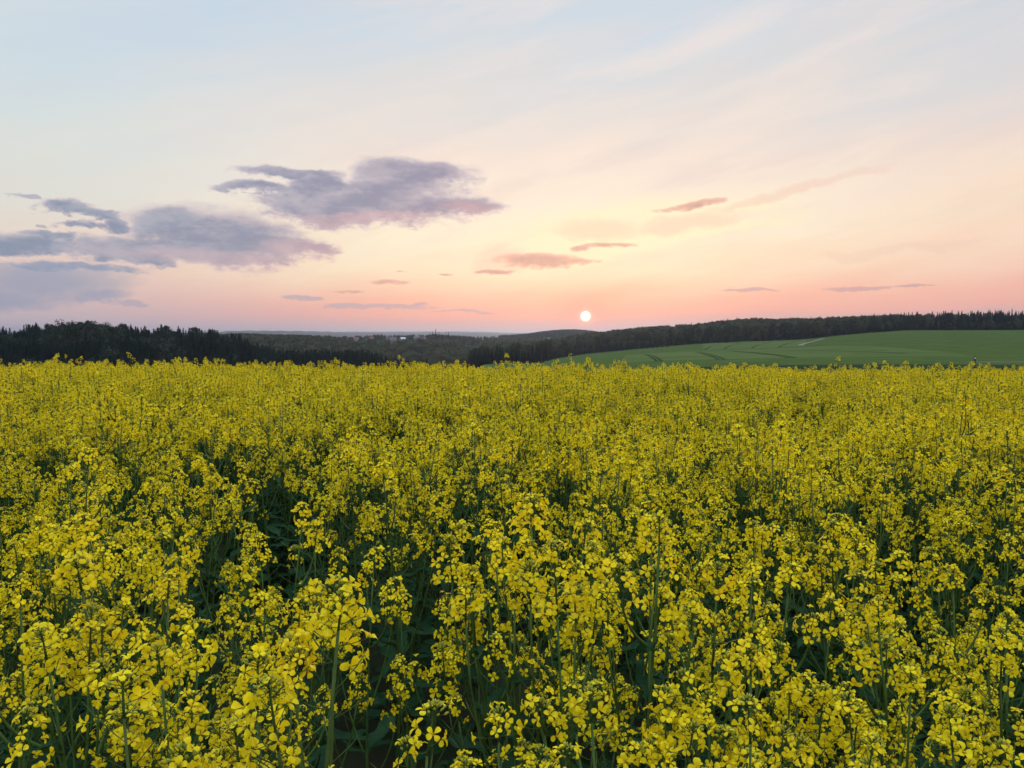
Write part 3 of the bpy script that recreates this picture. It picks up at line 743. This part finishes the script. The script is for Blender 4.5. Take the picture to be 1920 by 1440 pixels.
# thin spots seen in the photograph: (column, row of the gap, canopy depth) as ground discs
def hole(px, D, rx, ry): return ((px - 960) / 1509.6 * D, D, rx, ry)
HOLES = [hole(775, 1.3, .21, .5), hole(790, 1.85, .20, .30), hole(700, 2.3, .22, .22), hole(870, 1.02, .11, .22), hole(1870, 1.2, .14, .3), hole(1060, 2.3, .14, .25),
         hole(1000, 3.7, .40, .45), hole(500, 3.6, .28, .35), hole(60, 4.2, .35, .4), hole(650, 4.4, .28, .4), hole(620, 2.75, .20, .25), hole(480, 2.9, .16, .2), hole(870, 2.35, .18, .22),
         hole(300, 2.4, .15, .3), hole(1400, 2.7, .14, .25), hole(560, 2.7, .2, .25), hole(1330, 4.4, .3, .35), hole(780, 5.4, .35, .5),
         hole(1180, 3.1, .14, .22), hole(200, 3.2, .2, .22), hole(1200, 6.4, .4, .4), hole(350, 5.9, .4, .4), hole(1480, 7.3, .5, .4), hole(1020, 7.5, .4, .5)]
keep = np.ones(len(P), bool)
for hxx, hyy, rx, ry in HOLES:
    q_ = ((P[:, 0] - hxx) / rx) ** 2 + ((P[:, 1] - hyy) / ry) ** 2
    keep &= ~(q_ < 1)
dens = vnoise(P[:, 0] + 31, P[:, 1] + 7, .55, 3)
keep &= ~((dens < .20) & (rng.random(len(P)) < .7))
rad_ = np.hypot(P[:, 0], P[:, 1])
keep &= rng.random(len(P)) < np.interp(rad_, [.7, 1.6, 2.8, 5.0], [.46, .50, .72, 1.0])
for k in range(len(hx)):
    keep &= np.hypot(P[:, 0] - hx[k], P[:, 1] - hy[k]) > .085
P = P[keep]
gz = H(P[:, 0], P[:, 1])
hN = vnoise(P[:, 0] + 5, P[:, 1] + 50, .8, 5)
ht = 1.20 + .09 * (hN - .5) * 2 + rng.normal(0, .075, len(P))
tall = rng.random(len(P)) < .045
ht[tall] += rng.uniform(.05, .14, tall.sum())
# the nearest plants keep below the line of sight
rr = np.hypot(P[:, 0], P[:, 1])
lim = np.where(rr < 2.6, 1.12 + .07 * np.clip(rr - .8, 0, 1.8), 9)
ht = np.minimum(ht, lim + rng.uniform(-.08, .05, len(P)))
ht = ht - .045 * np.clip((rr - 6) / 5, 0, 1)
ht = np.clip(ht, .9, 1.46)
rz = rng.uniform(0, 2 * PI, len(P)); tx = rng.normal(0, .045, len(P)); ty = rng.normal(0, .045, len(P)); kd = rng.integers(0, NPL, len(P))
# the ones that show largest: inside the view, nearest first
vx, vD = pxD(P[:, 0], P[:, 1])
inview = (vx > -160) & (vx < 2080) & (P[:, 1] > .75)
order = np.argsort(np.where(inview, rr, 1e9))
NIND = 300 - len(hero)
ind = order[:NIND]
rest = np.setdiff1d(np.arange(len(P)), ind)
scatter('rapeseed_crop', np.stack([P[rest, 0], P[rest, 1], gz[rest]], 1), np.stack([tx[rest], ty[rest], rz[rest]], 1),
        np.repeat((ht[rest] / 1.30)[:, None], 3, 1), kd[rest], proto_col, 'dense yellow flowering rapeseed filling the field back to its crest', None)

ORD = ['first', 'second', 'third', 'fourth', 'fifth', 'sixth', 'seventh', 'eighth', 'ninth', 'tenth', 'eleventh', 'twelfth', 'thirteenth', 'fourteenth', 'fifteenth',
       'sixteenth', 'seventeenth', 'eighteenth', 'nineteenth', 'twentieth']
def ordw(n):
    if n < 20: return ORD[n]
    tens = {2: 'twenty', 3: 'thirty', 4: 'forty', 5: 'fifty', 6: 'sixty', 7: 'seventy', 8: 'eighty', 9: 'ninety'}
    n += 1
    if n % 10 == 0: return {2: 'twentieth', 3: 'thirtieth', 4: 'fortieth', 5: 'fiftieth', 6: 'sixtieth', 7: 'seventieth', 8: 'eightieth', 9: 'ninetieth'}[n // 10]
    return tens[n // 10] + '-' + ORD[n % 10 - 1]
def copy_tree(o, parent=None):
    c = o.copy(); C.objects.link(c); c.parent = parent
    for ch in o.children: copy_tree(ch, c)
    return c
kinds_built = {}
def place_plant(k, x, y, z, h, rz_, t=(0, 0), label=None):
    if k not in kinds_built:
        r = empty('rapeseed_plant')
        tag(r, 'x', 'rapeseed plant', 'flowering rapeseed plants at the front of the field')
        link('stem', PLM[k][0], r); link('foliage', PLM[k][1], r)
        for Mx, hi in PLANTS[k][2]:
            f = link('flower_head', HEADM[hi][0], r); f.matrix_local = Mx
            link('bud_cluster', HEADM[hi][1], f)
        kinds_built[k] = r
    else:
        r = copy_tree(kinds_built[k])
    r.location = (x, y, z); r.rotation_euler = (t[0], t[1], rz_); s = h / 1.30
    # tall near stems are stretched a little less than they grow
    r.scale = (s, s, s)
    r['label'] = label
    return r
for i, (x, y, g, h, lab) in enumerate(hero):
    place_plant(i % NPL, x, y, g, h, i * 1.7, (0, 0), lab)
# ranks of plants from the front backwards, numbered from the left
indo = sorted(ind, key=lambda i: rr[i])
RANK = 26
nrank = math.ceil(len(indo) / RANK)
for rk in range(nrank):
    grp = sorted(indo[rk * RANK:(rk + 1) * RANK], key=lambda i: vx[i])
    for j, i in enumerate(grp):
        size = 'tall' if ht[i] > 1.2 else ('short' if ht[i] < 1.08 else 'mid-height')
        nh = len(PLANTS[kd[i]][2])
        many = 'many headed' if nh > 9 else ('few headed' if nh < 7 else 'branched')
        lab = '%s %s rapeseed plant, %s from the left in the %s row back' % (size, many, ordw(j), ordw(rk))
        place_plant(int(kd[i]), P[i, 0], P[i, 1], gz[i], ht[i], rz[i], (tx[i], ty[i]), lab)

# ------------------------------------------------------------------ trees
def make_spruce(seed, H_=20.0, W_=3.0):
    rnd = random.Random(seed); tr = MB(); cr = MB()
    tr.tube([(0, 0, 0), (rnd.uniform(-.1, .1), 0, H_ * .5), (0, 0, H_ * .98)], [.26, .17, .03], 7)
    z = H_ * .08
    while z < H_ * .985:
        t = z / H_; n = 7 if t < .8 else 5
        Rz = W_ * (1 - t) ** .78 * rnd.uniform(.82, 1.12) + .12
        a0 = rnd.uniform(0, 6)
        for k in range(n):
            a = a0 + 2 * PI * k / n + rnd.uniform(-.3, .3); L = Rz * rnd.uniform(.65, 1.18)
            if rnd.random() < .07: continue
            o = Vector((math.cos(a), math.sin(a), 0)); s = Vector((-o.y, o.x, 0)); w = .28 + L * .22
            p0 = Vector((0, 0, z)); dr = rnd.uniform(.18, .42)
            p1 = o * L * .5 + Vector((0, 0, z - L * dr * .5)); p2 = o * L + Vector((0, 0, z - L * dr + .08 * L))
            cr.face([p0 + s * .08, p0 - s * .08, p1 - s * w - Vector((0, 0, .25)), p1 + s * w - Vector((0, 0, .25))])
            cr.face([p1 + s * w - Vector((0, 0, .25)), p1 - s * w - Vector((0, 0, .25)), p2])
            cr.face([p0, p1 + Vector((0, 0, .12)), p1 * .9 + p0 * .1 - Vector((0, 0, .75 * w + .25)) + s * rnd.uniform(-.2, .2)])
            cr.face([p1, p2, (p1 + p2) / 2 - Vector((0, 0, .5 * w + .2)) + s * rnd.uniform(-.2, .2)])
        z += (.62 if t < .8 else .42) * rnd.uniform(.8, 1.2)
    cr.face([Vector((.10, 0, H_ * .95)), Vector((-.10, .05, H_ * .95)), Vector((0, 0, H_))])
    cr.face([Vector((0, .10, H_ * .95)), Vector((0, -.10, H_ * .95)), Vector((0, 0, H_))])
    return tr, cr
def make_broad(seed, H_=18.0, Wd=5.2, bare=.3, leafs=2100, trunkh=.3):
    rnd = random.Random(seed); tr = MB(); cr = MB()
    top = H_ * .72
    tr.tube([(0, 0, 0), (rnd.uniform(-.3, .3), rnd.uniform(-.3, .3), H_ * trunkh), (rnd.uniform(-.5, .5), 0, top)], [.34, .26, .09], 7)
    lobes = []
    for i in range(15):
        a = i * 2.399 + rnd.uniform(-.4, .4); t = (i + .5) / 15
        zc = H_ * (trunkh + .06 + (.90 - trunkh) * t); rad = Wd * .62 * math.sqrt(max(.05, 1 - ((t - .35) / .75) ** 2)) * rnd.uniform(.6, 1.15)
        c = Vector((math.cos(a) * rad, math.sin(a) * rad, min(zc, H_ * .90)))
        r = Wd * rnd.uniform(.26, .46); lobes.append((c, r))
        base = Vector((0, 0, max(H_ * trunkh * .8, c.z - H_ * .28)))
        tr.tube([base, (base + c) / 2 + Vector((0, 0, .3)), c], [.12, .08, .03], 4)
        for k in range(4):
            e = c + Vector((rnd.gauss(0, 1), rnd.gauss(0, 1), rnd.gauss(.3, .8))).normalized() * r * 1.15
            tr.tube([c, e], [.035, .012], 3, 0, False)
    for i in range(leafs):
        c, r = lobes[rnd.randrange(15)]
        d = Vector((rnd.gauss(0, 1), rnd.gauss(0, 1), rnd.gauss(0, .85))).normalized()
        p = c + d * r * (rnd.random() ** .35) * rnd.uniform(.85, 1.12)
        s = rnd.uniform(.18, .42); a = Vector((rnd.gauss(0, 1), rnd.gauss(0, 1), rnd.gauss(0, 1))).normalized(); bb = a.cross(d + Vector((.1, .2, .3))).normalized()
        cr.face([p - a * s, p + bb * s * .8, p + a * s, p - bb * s * .7])
    return tr, cr
tree_protos = {}
def reg(kind, lst, H_, matl):
    col_ = bpy.data.collections.new(kind + '_kinds'); ms = []
    for i, (tr, cr) in enumerate(lst):
        j = MB(); j.add(tr, idm); n = len(j.m); j.add(cr, idm); j.m[n:] = [1] * (len(j.m) - n)
        col_.objects.link(bpy.data.objects.new('%s_kind_%d' % (kind, i), j.mesh(kind, [M_BARK, matl], False)))
        ms.append((tr.mesh('trunk', [M_BARK]), cr.mesh('crown', [matl], False)))
    tree_protos[kind] = (col_, ms, H_, [None] * len(lst))
reg('spruce', [make_spruce(s, 20, w) for s, w in ((1, 2.7), (2, 3.2), (3, 2.4), (4, 3.6), (5, 2.9))], 20.0, M_SPRUCE)
reg('broadleaf_tree', [make_broad(s, 18, w) for s, w in ((11, 5.0), (12, 6.0), (13, 4.4), (14, 5.6))], 18.0, M_OAK)
reg('dark_tree', [make_broad(s, 18, w, trunkh=.12) for s, w in ((21, 5.0), (22, 5.8), (23, 4.4))], 18.0, M_OAKD)
def place_tree(kind, i, x, y, h, rz_, label, cat, group, name=None, z=None):
    col_, ms, H_, built = tree_protos[kind]
    i %= len(ms)
    if built[i] is None:
        r = empty(name or kind); link('trunk', ms[i][0], r); link('crown', ms[i][1], r); built[i] = r
    else:
        r = copy_tree(built[i]); r.name = name or kind
    r.location = (x, y, float(H(x, y)) - .15 if z is None else z); r.rotation_euler = (0, 0, rz_); s = h / H_
    r.scale = (s, s, s)
    tag(r, label, cat, group)
    return r
def scat(fn, n, D0, D1, p0, p1, seed):
    """random spots over a fan of the land, even per unit area"""
    r_ = np.random.default_rng(seed)
    D = np.sqrt(r_.uniform(D0 ** 2, D1 ** 2, n)); px = r_.uniform(p0, p1, n)
    ok = fn(px, D, r_)
    return px[ok], D[ok]
WOODS = {'spruce': [], 'broadleaf_tree': [], 'dark_tree': []}
def addwood(kind, px, D, h):
    x = (px - 960) / 1509.6 * D
    for a in zip(x, D, np.broadcast_to(h, x.shape)): WOODS[kind].append(a)
rt = np.random.default_rng(99)
# left wood: spruce with broadleaf crowns along the highest part of the ridge
px, D = scat(lambda p, D, r: (p < 485 + r.uniform(-25, 35, len(p))), 7600, 290, 520, -760, 560, 1)
broad = (px > 75) & (px < 235) & (D > 390) | (rt.random(len(px)) < np.where(vnoise(px * 1.0, D, 30, 14) > .6, .5, .08))
hh = rt.uniform(14.5, 20.5, len(px)) * (.84 + .34 * vnoise(px * 1.0, D, 16, 12))
addwood('spruce', px[~broad], D[~broad], hh[~broad])
thin = broad & (rt.random(len(px)) < .45); addwood('dark_tree', px[thin], D[thin], hh[thin] * rt.uniform(.7, 1.02, thin.sum()) * 1.05)
# dark conifers in front of the valley
px, D = scat(lambda p, D, r: (D < 465 - np.maximum(p - 700, 0) * .9), 2400, 330, 480, 480, 800, 2)
addwood('spruce', px, D, rt.uniform(14, 22, len(px)))
# valley woods
px, D = scat(lambda p, D, r: ~((D > 1000) & (p > 620) & (p < 900) & (r.random(len(p)) < .985)) & ~((p > 1030) & (D < wood_edge(p) + 5)), 11000, 640, 1180, 330, 1075, 3)
bb_ = rt.random(len(px)) < .72
hh = rt.uniform(12, 18, len(px))
addwood('broadleaf_tree', px[bb_], D[bb_], hh[bb_]); addwood('spruce', px[~bb_], D[~bb_], hh[~bb_] * 1.05)
px, D = scat(lambda p, D, r: (vnoise(p * 1.0, D, 60, 8) > .52) & ~((p > 635) & (p < 802) & (D < 1600)), 3000, 1180, 1850, 560, 1100, 4)
addwood('broadleaf_tree', px, D, rt.uniform(8, 13, len(px)))
# low distant hill behind the pale field
px, D = scat(lambda p, D, r: p > 935, 5200, 2150, 2700, 900, 1300, 5)
addwood('dark_tree', px, D, rt.uniform(10, 15, len(px)))
# right wood
px, D = scat(lambda p, D, r: D > wood_edge(p) + r.uniform(-3, 4, len(p)), 8500, 780, 1180, 1022, 2750, 6)
con = rt.random(len(px)) < np.interp(px, [1000, 1500, 1720, 1800, 1900], [.03, .05, .5, .85, .95])
hh = rt.uniform(11.0, 19.5, len(px)); hh = hh * np.interp(px, [1000, 1600, 1750, 1900], [1, .93, .95, 1.05])
dk = (rt.random(len(px)) < .35) & ~con
addwood('spruce', px[con], D[con], hh[con] * 1.08); addwood('dark_tree', px[dk], D[dk], hh[dk]); lt = ~con & ~dk
addwood('broadleaf_tree', px[lt], D[lt], hh[lt])

pm = rt.uniform(630, 800, 90); Dm = rt.uniform(1330, 1440, 90); addwood('broadleaf_tree', pm, Dm, rt.uniform(3, 7.5, 90))
pm = rt.uniform(630, 810, 60); addwood('dark_tree', pm, rt.uniform(1510, 1560, 60), rt.uniform(6, 11, 60))
# low shrubby margin along the right wood, so the edge is not a row of bare trunks
pm = rt.uniform(1000, 2700, 520); Dm = wood_edge(pm) - rt.uniform(-3, 7, 520)
addwood('dark_tree', pm, Dm, rt.uniform(3, 8, 520)); pm = rt.uniform(1000, 2700, 300); addwood('broadleaf_tree', pm, wood_edge(pm) - rt.uniform(-2, 5, 300), rt.uniform(5, 11, 300))

def sky_px(x, y, h):
    z = float(H(x, y)) + h - CAMZ
    return 960 + 1509.6 * x / y, HZ - 1509.6 * z / y
# trees one can tell apart: the tallest tips along each skyline stand as objects
def pick_skyline(kind, p0, p1, step, D0, D1):
    best = {}
    for k, (x, y, h) in enumerate(WOODS[kind]):
        if not D0 <= y <= D1: continue
        p, r = sky_px(x, y, h)
        if p0 <= p <= p1:
            bkt = int((p - p0) / step)
            if bkt not in best or r < best[bkt][0]: best[bkt] = (r, k, p)
    return [k for _, k, _ in sorted(best.values(), key=lambda v: v[2])]
taken = {k: set() for k in WOODS}
def promote(kind, ks, lab, cat, group):
    for j, k in enumerate(ks):
        x, y, h = WOODS[kind][k]; taken[kind].add(k)
        place_tree(kind, k, x, y, h, (k * 2.3) % 6.28, lab % ordw(j), cat, group)
promote('spruce', pick_skyline('spruce', 0, 470, 6.5, 290, 520), 'dark pointed spruce, %s from the left edge on the skyline of the left wood', 'spruce', 'spruces on the skyline of the left wood')
promote('dark_tree', pick_skyline('dark_tree', 75, 235, 9, 290, 520), 'round crowned tree on the top of the left hill, %s from the left', 'broadleaf tree', 'round crowned trees on top of the left hill')
promote('spruce', pick_skyline('spruce', 1700, 1920, 5, 780, 1180), 'dark pointed spruce on the right wood skyline, %s counted from its left end', 'spruce', 'spruces on the skyline of the right wood')
promote('broadleaf_tree', pick_skyline('broadleaf_tree', 1060, 1700, 11, 780, 1180), 'leafy tree on the right hill skyline, %s counted from the sunset end', 'broadleaf tree', 'leafy trees on the skyline of the right wood')
promote('spruce', pick_skyline('spruce', 520, 800, 7, 330, 480), 'dark conifer at the top of the lower valley wood, %s from the left', 'spruce', 'conifers along the top of the lower valley wood')
WL = {'spruce': 'dark spruce forest covering the hillsides', 'broadleaf_tree': 'mixed leafy woodland covering the valley sides and right hill', 'dark_tree': 'darker leafy woodland on the hill tops and the far hill'}
for kind, lst in WOODS.items():
    a = np.array([v for k, v in enumerate(lst) if k not in taken[kind]])
    n = len(a); col_, ms, H_, _ = tree_protos[kind]
    s = a[:, 2] / H_; wv = rt.uniform(.85, 1.2, n)
    scatter({'spruce': 'spruce_forest', 'broadleaf_tree': 'leafy_woodland', 'dark_tree': 'dark_woodland'}[kind], np.stack([a[:, 0], a[:, 1], H(a[:, 0], a[:, 1]) - .15], 1),
            np.stack([np.zeros(n), np.zeros(n), rt.uniform(0, 6.28, n)], 1), np.stack([s * wv, s * wv, s], 1), rt.integers(0, len(ms), n), col_, WL[kind], None)
# plantation of young conifers in the middle: two rows, individually
j = 0
for row, D in enumerate((500, 509, 518)):
    for k in range(17):
        px = 884 + k * 8.0 + row * 2.6 + rt.uniform(-1.5, 1.5)
        x, y, z = gp(px, D + rt.uniform(-2, 2))
        top = float(np.interp(px, [880, 905, 960, 1000, 1018], [655, 651, 655, 661, 667])) + rt.uniform(-3, 3)
        h = max(5.0, (HZ - top) / 1509.6 * D + CAMZ - z)
        place_tree('spruce', k + row, x, y, h, k * 1.3, 'young dark conifer in the central plantation, %s from its left end in the %s row' % (ordw(k), ('front', 'middle', 'back')[row]), 'conifer', 'conifers of the central plantation')
# hedge line at the foot of the right wood
for k in range(16):
    px = 1108 + k * 9.6; D = 775 - k * 1.2
    x, y, z = gp(px, D); place_tree('dark_tree', k, x, y, float(np.interp(px, [1100, 1150, 1220, 1260], [8.5, 7.5, 6, 4.5])) * rt.uniform(.85, 1.15), k * 1.1,
        'dark hedge tree at the foot of the right wood, %s from the left' % ordw(k), 'tree', 'dark hedge trees at the foot of the right wood', 'hedge_tree')
# lone trees on the pale far field
for k, (px, D, h, wd) in enumerate(((907, 2030, 8, 1), (921, 2040, 9, 1), (931, 2035, 7, 1))):
    x, y, z = gp(px, D); place_tree('dark_tree', k, x, y, h, k, ('leftmost', 'middle', 'rightmost')[k] + ' of three small lone trees on the far pale field', 'tree', 'lone trees on the far pale field', 'lone_tree')
# clumps around the village
vil = [('spruce', 603, 1450, 13), ('spruce', 608, 1450, 15), ('spruce', 613, 1455, 14), ('spruce', 618, 1450, 15), ('spruce', 623, 1450, 13), ('dark_tree', 636, 1480, 10), ('dark_tree', 645, 1500, 11),
       ('dark_tree', 655, 1500, 8), ('dark_tree', 676, 1480, 8), ('dark_tree', 690, 1480, 8), ('dark_tree', 703, 1500, 9), ('dark_tree', 712, 1500, 10), ('dark_tree', 722, 1500, 8), ('dark_tree', 766, 1500, 11), ('dark_tree', 772, 1510, 12), ('dark_tree', 792, 1500, 8),
       ('spruce', 806, 1420, 18), ('spruce', 811, 1425, 20), ('spruce', 817, 1420, 25), ('spruce', 823, 1425, 19), ('dark_tree', 830, 1430, 15), ('spruce', 836, 1430, 18), ('spruce', 841, 1425, 21), ('dark_tree', 848, 1430, 15)]
vil += [('spruce', 853 + k * 3.9, 1430 + (k % 2) * 8, 15.5 + (k * 7 % 3)) for k in range(12)]
nn = {'spruce': 0, 'dark_tree': 0}
for kind, px, D, h in vil:
    x, y, z = gp(px, D)
    n_ = nn[kind]; nn[kind] += 1
    place_tree(kind, n_, x, y, h, px, ('pointed conifer by the distant village, %s from the left' if kind == 'spruce' else 'round tree among the village houses, %s from the left') % ordw(n_),
               'conifer' if kind == 'spruce' else 'tree', 'conifers by the distant village' if kind == 'spruce' else 'round trees among the village houses')

# ------------------------------------------------------------------ village
M_WALL = mat('render_wall', (0.26, 0.25, 0.23), 0.85, (0.22, 0.21, 0.19), 0.6)
M_WALL2 = mat('ochre_wall', (0.20, 0.17, 0.13), 0.85, (0.17, 0.145, 0.11), 0.6)
M_ROOFW = mat('pale_metal_roof', (0.50, 0.54, 0.58), 0.4, (0.44, 0.48, 0.52), 0.4, spec=0.5)
M_ROOFD = mat('slate_roof', (0.07, 0.07, 0.08), 0.6, (0.10, 0.09, 0.10), 0.7)
M_ROOFR = mat('clay_tile_roof', (0.16, 0.07, 0.05), 0.7, (0.12, 0.055, 0.04), 0.7)
M_GLASS = mat('window_glass', (0.03, 0.035, 0.04), 0.1, spec=0.5)
M_DOOR = mat('door_wood', (0.10, 0.06, 0.035), 0.6, (0.08, 0.05, 0.03), 3)
M_FRAME = mat('window_frame_white', (0.7, 0.7, 0.68), 0.5)
def house(px, D, w, dp, h, rh, rz_, mw, mr, lab, barn=False, cat='house'):
    x, y, z = gp(px, D)
    r = empty('barn' if barn else 'house', (x, y, z - .3), rz_); tag(r, lab, cat, 'village houses on the horizon')
    wl = MB(); wl.box((0, 0, h / 2), (w / 2, dp / 2, h / 2))
    for s in (-1, 1):
        wl.face([Vector((s * w / 2, -dp / 2, h)), Vector((s * w / 2, dp / 2, h)), Vector((s * w / 2, 0, h + rh))])
    link('wall', wl.mesh('wall', [mw], False), r)
    rf = MB(); e = .45
    for s in (-1, 1):
        k = (dp / 2 + e) / (dp / 2)
        a = [Vector((-w / 2 - e, 0, h + rh + .12)), Vector((w / 2 + e, 0, h + rh + .12)), Vector((w / 2 + e, s * (dp / 2 + e), h + rh - rh * k + .12)), Vector((-w / 2 - e, s * (dp / 2 + e), h + rh - rh * k + .12))]
        lo = [p - Vector((0, 0, .2)) for p in a]
        rf.face(a if s < 0 else a[::-1]); rf.face(lo[::-1] if s < 0 else lo)
        for i in range(4):
            rf.face([a[i], a[(i + 1) % 4], lo[(i + 1) % 4], lo[i]])
    ro = link('roof', rf.mesh('roof', [mr], False), r)
    if not barn:
        ch = MB(); ch.box((w * .22, dp * .1, h + rh + .3), (.35, .35, .8)); link('chimney', ch.mesh('chimney', [M_ROOFR], False), ro)
    nwin = 2 if barn else 3
    for i in range(nwin):
        for fl in range(1 if barn else 2):
            cx_ = (i - (nwin - 1) / 2) * w / nwin
            if fl == 0 and i == (nwin - 1): continue
            fr = MB(); zz = 1.5 + fl * 2.6
            if zz + .6 > h: continue
            fr.box((cx_, -dp / 2 - .04, zz), (.62, .05, .68)); f = link('window', fr.mesh('window', [M_FRAME], False), r)
            pn = MB(); pn.box((cx_, -dp / 2 - .095, zz), (.52, .02, .58)); link('pane', pn.mesh('pane', [M_GLASS], False), f)
    dr = MB(); dw = 1.6 if barn else .5; dr.box(((nwin - 1) / 2 * w / nwin, -dp / 2 - .05, (3.0 if barn else 2.1) / 2 + .3), (dw, .05, (3.0 if barn else 2.1) / 2))
    link('door', dr.mesh('door', [M_DOOR], False), r)
house(755, 1480, 10, 9, 3.4, 4.2, .75, M_WALL, M_ROOFW, 'large barn with a bright pale roof, the whitest spot in the distant village', True, 'barn')
house(737, 1500, 13, 8, 4.0, 2.6, .1, M_WALL, M_ROOFD, 'pale walled house with dark roof just left of the white roofed barn')
house(782, 1505, 11, 9, 5.4, 3.5, -.2, M_WALL2, M_ROOFD, 'ochre house with grey roof right of the white roofed barn')
house(668, 1500, 9, 8, 4.6, 3.0, .2, M_WALL, M_ROOFR, 'leftmost small pale house of the distant village')
house(698, 1520, 10, 8, 5.0, 3.0, -.3, M_WALL2, M_ROOFR, 'ochre house under trees left in the distant village')
house(793, 1512, 10, 8, 4.8, 3.2, .35, M_WALL, M_ROOFR, 'rightmost pale gabled house of the distant village')
house(728, 1530, 9, 8, 5.4, 3.2, .4, M_WALL, M_ROOFD, 'small pale house with steep grey roof behind the long low one')

# ------------------------------------------------------------------ marker post by the track at the right
M_WHITE = mat('white_plastic', (0.8, 0.8, 0.8), 0.35, spec=0.5)
M_BLACK = mat('black_plastic', (0.015, 0.015, 0.018), 0.5)
x, y, z = gp(1829, 147)
r = empty('marker_post', (x, y, z)); tag(r, 'small dark roadside post with a white reflector, beyond the crop at far right', 'marker post')
pb = MB()
rows = [((.14, .10), 0), ((.13, .09), .95), ((.10, .07), 1.18)]
for (a, c), nxt in zip(rows[:-1], rows[1:]):
    (w0, d0), z0 = a, c; (w1, d1), z1 = nxt
    A0 = [Vector((sx * w0, sy * d0, z0)) for sx, sy in ((-1, -1), (1, -1), (1, 1), (-1, 1))]; A1 = [Vector((sx * w1, sy * d1, z1)) for sx, sy in ((-1, -1), (1, -1), (1, 1), (-1, 1))]
    for i in range(4): pb.face([A0[i], A0[(i + 1) % 4], A1[(i + 1) % 4], A1[i]])
pb.face(A1)
link('post', pb.mesh('post', [M_BLACK], False), r)
rb = MB(); rb.tube([(.0, -.12, .84), (.0, -.085, .84)], [.115, .12], 16); link('reflector', rb.mesh('reflector', [M_WHITE]), r)

# ------------------------------------------------------------------ haze
hz = MB(); top = 150.0; bot = -75.0
hz.box((0, 8000, (top + bot) / 2), (42000, 34500, (top - bot) / 2))
m = bpy.data.materials.new('air'); m.use_nodes = True
nt = m.node_tree; nt.nodes.clear()
o_ = nt.nodes.new('ShaderNodeOutputMaterial'); pv = nt.nodes.new('ShaderNodeVolumePrincipled')
pv.inputs['Color'].default_value = (0.40, 0.52, 0.74, 1); pv.inputs['Density'].default_value = 8e-5; pv.inputs['Anisotropy'].default_value = 0.6
nt.links.new(pv.outputs[0], o_.inputs['Volume'])
tag(link('haze', hz.mesh('haze', [m], False)), 'thin evening haze lying over the valley', kind='stuff')
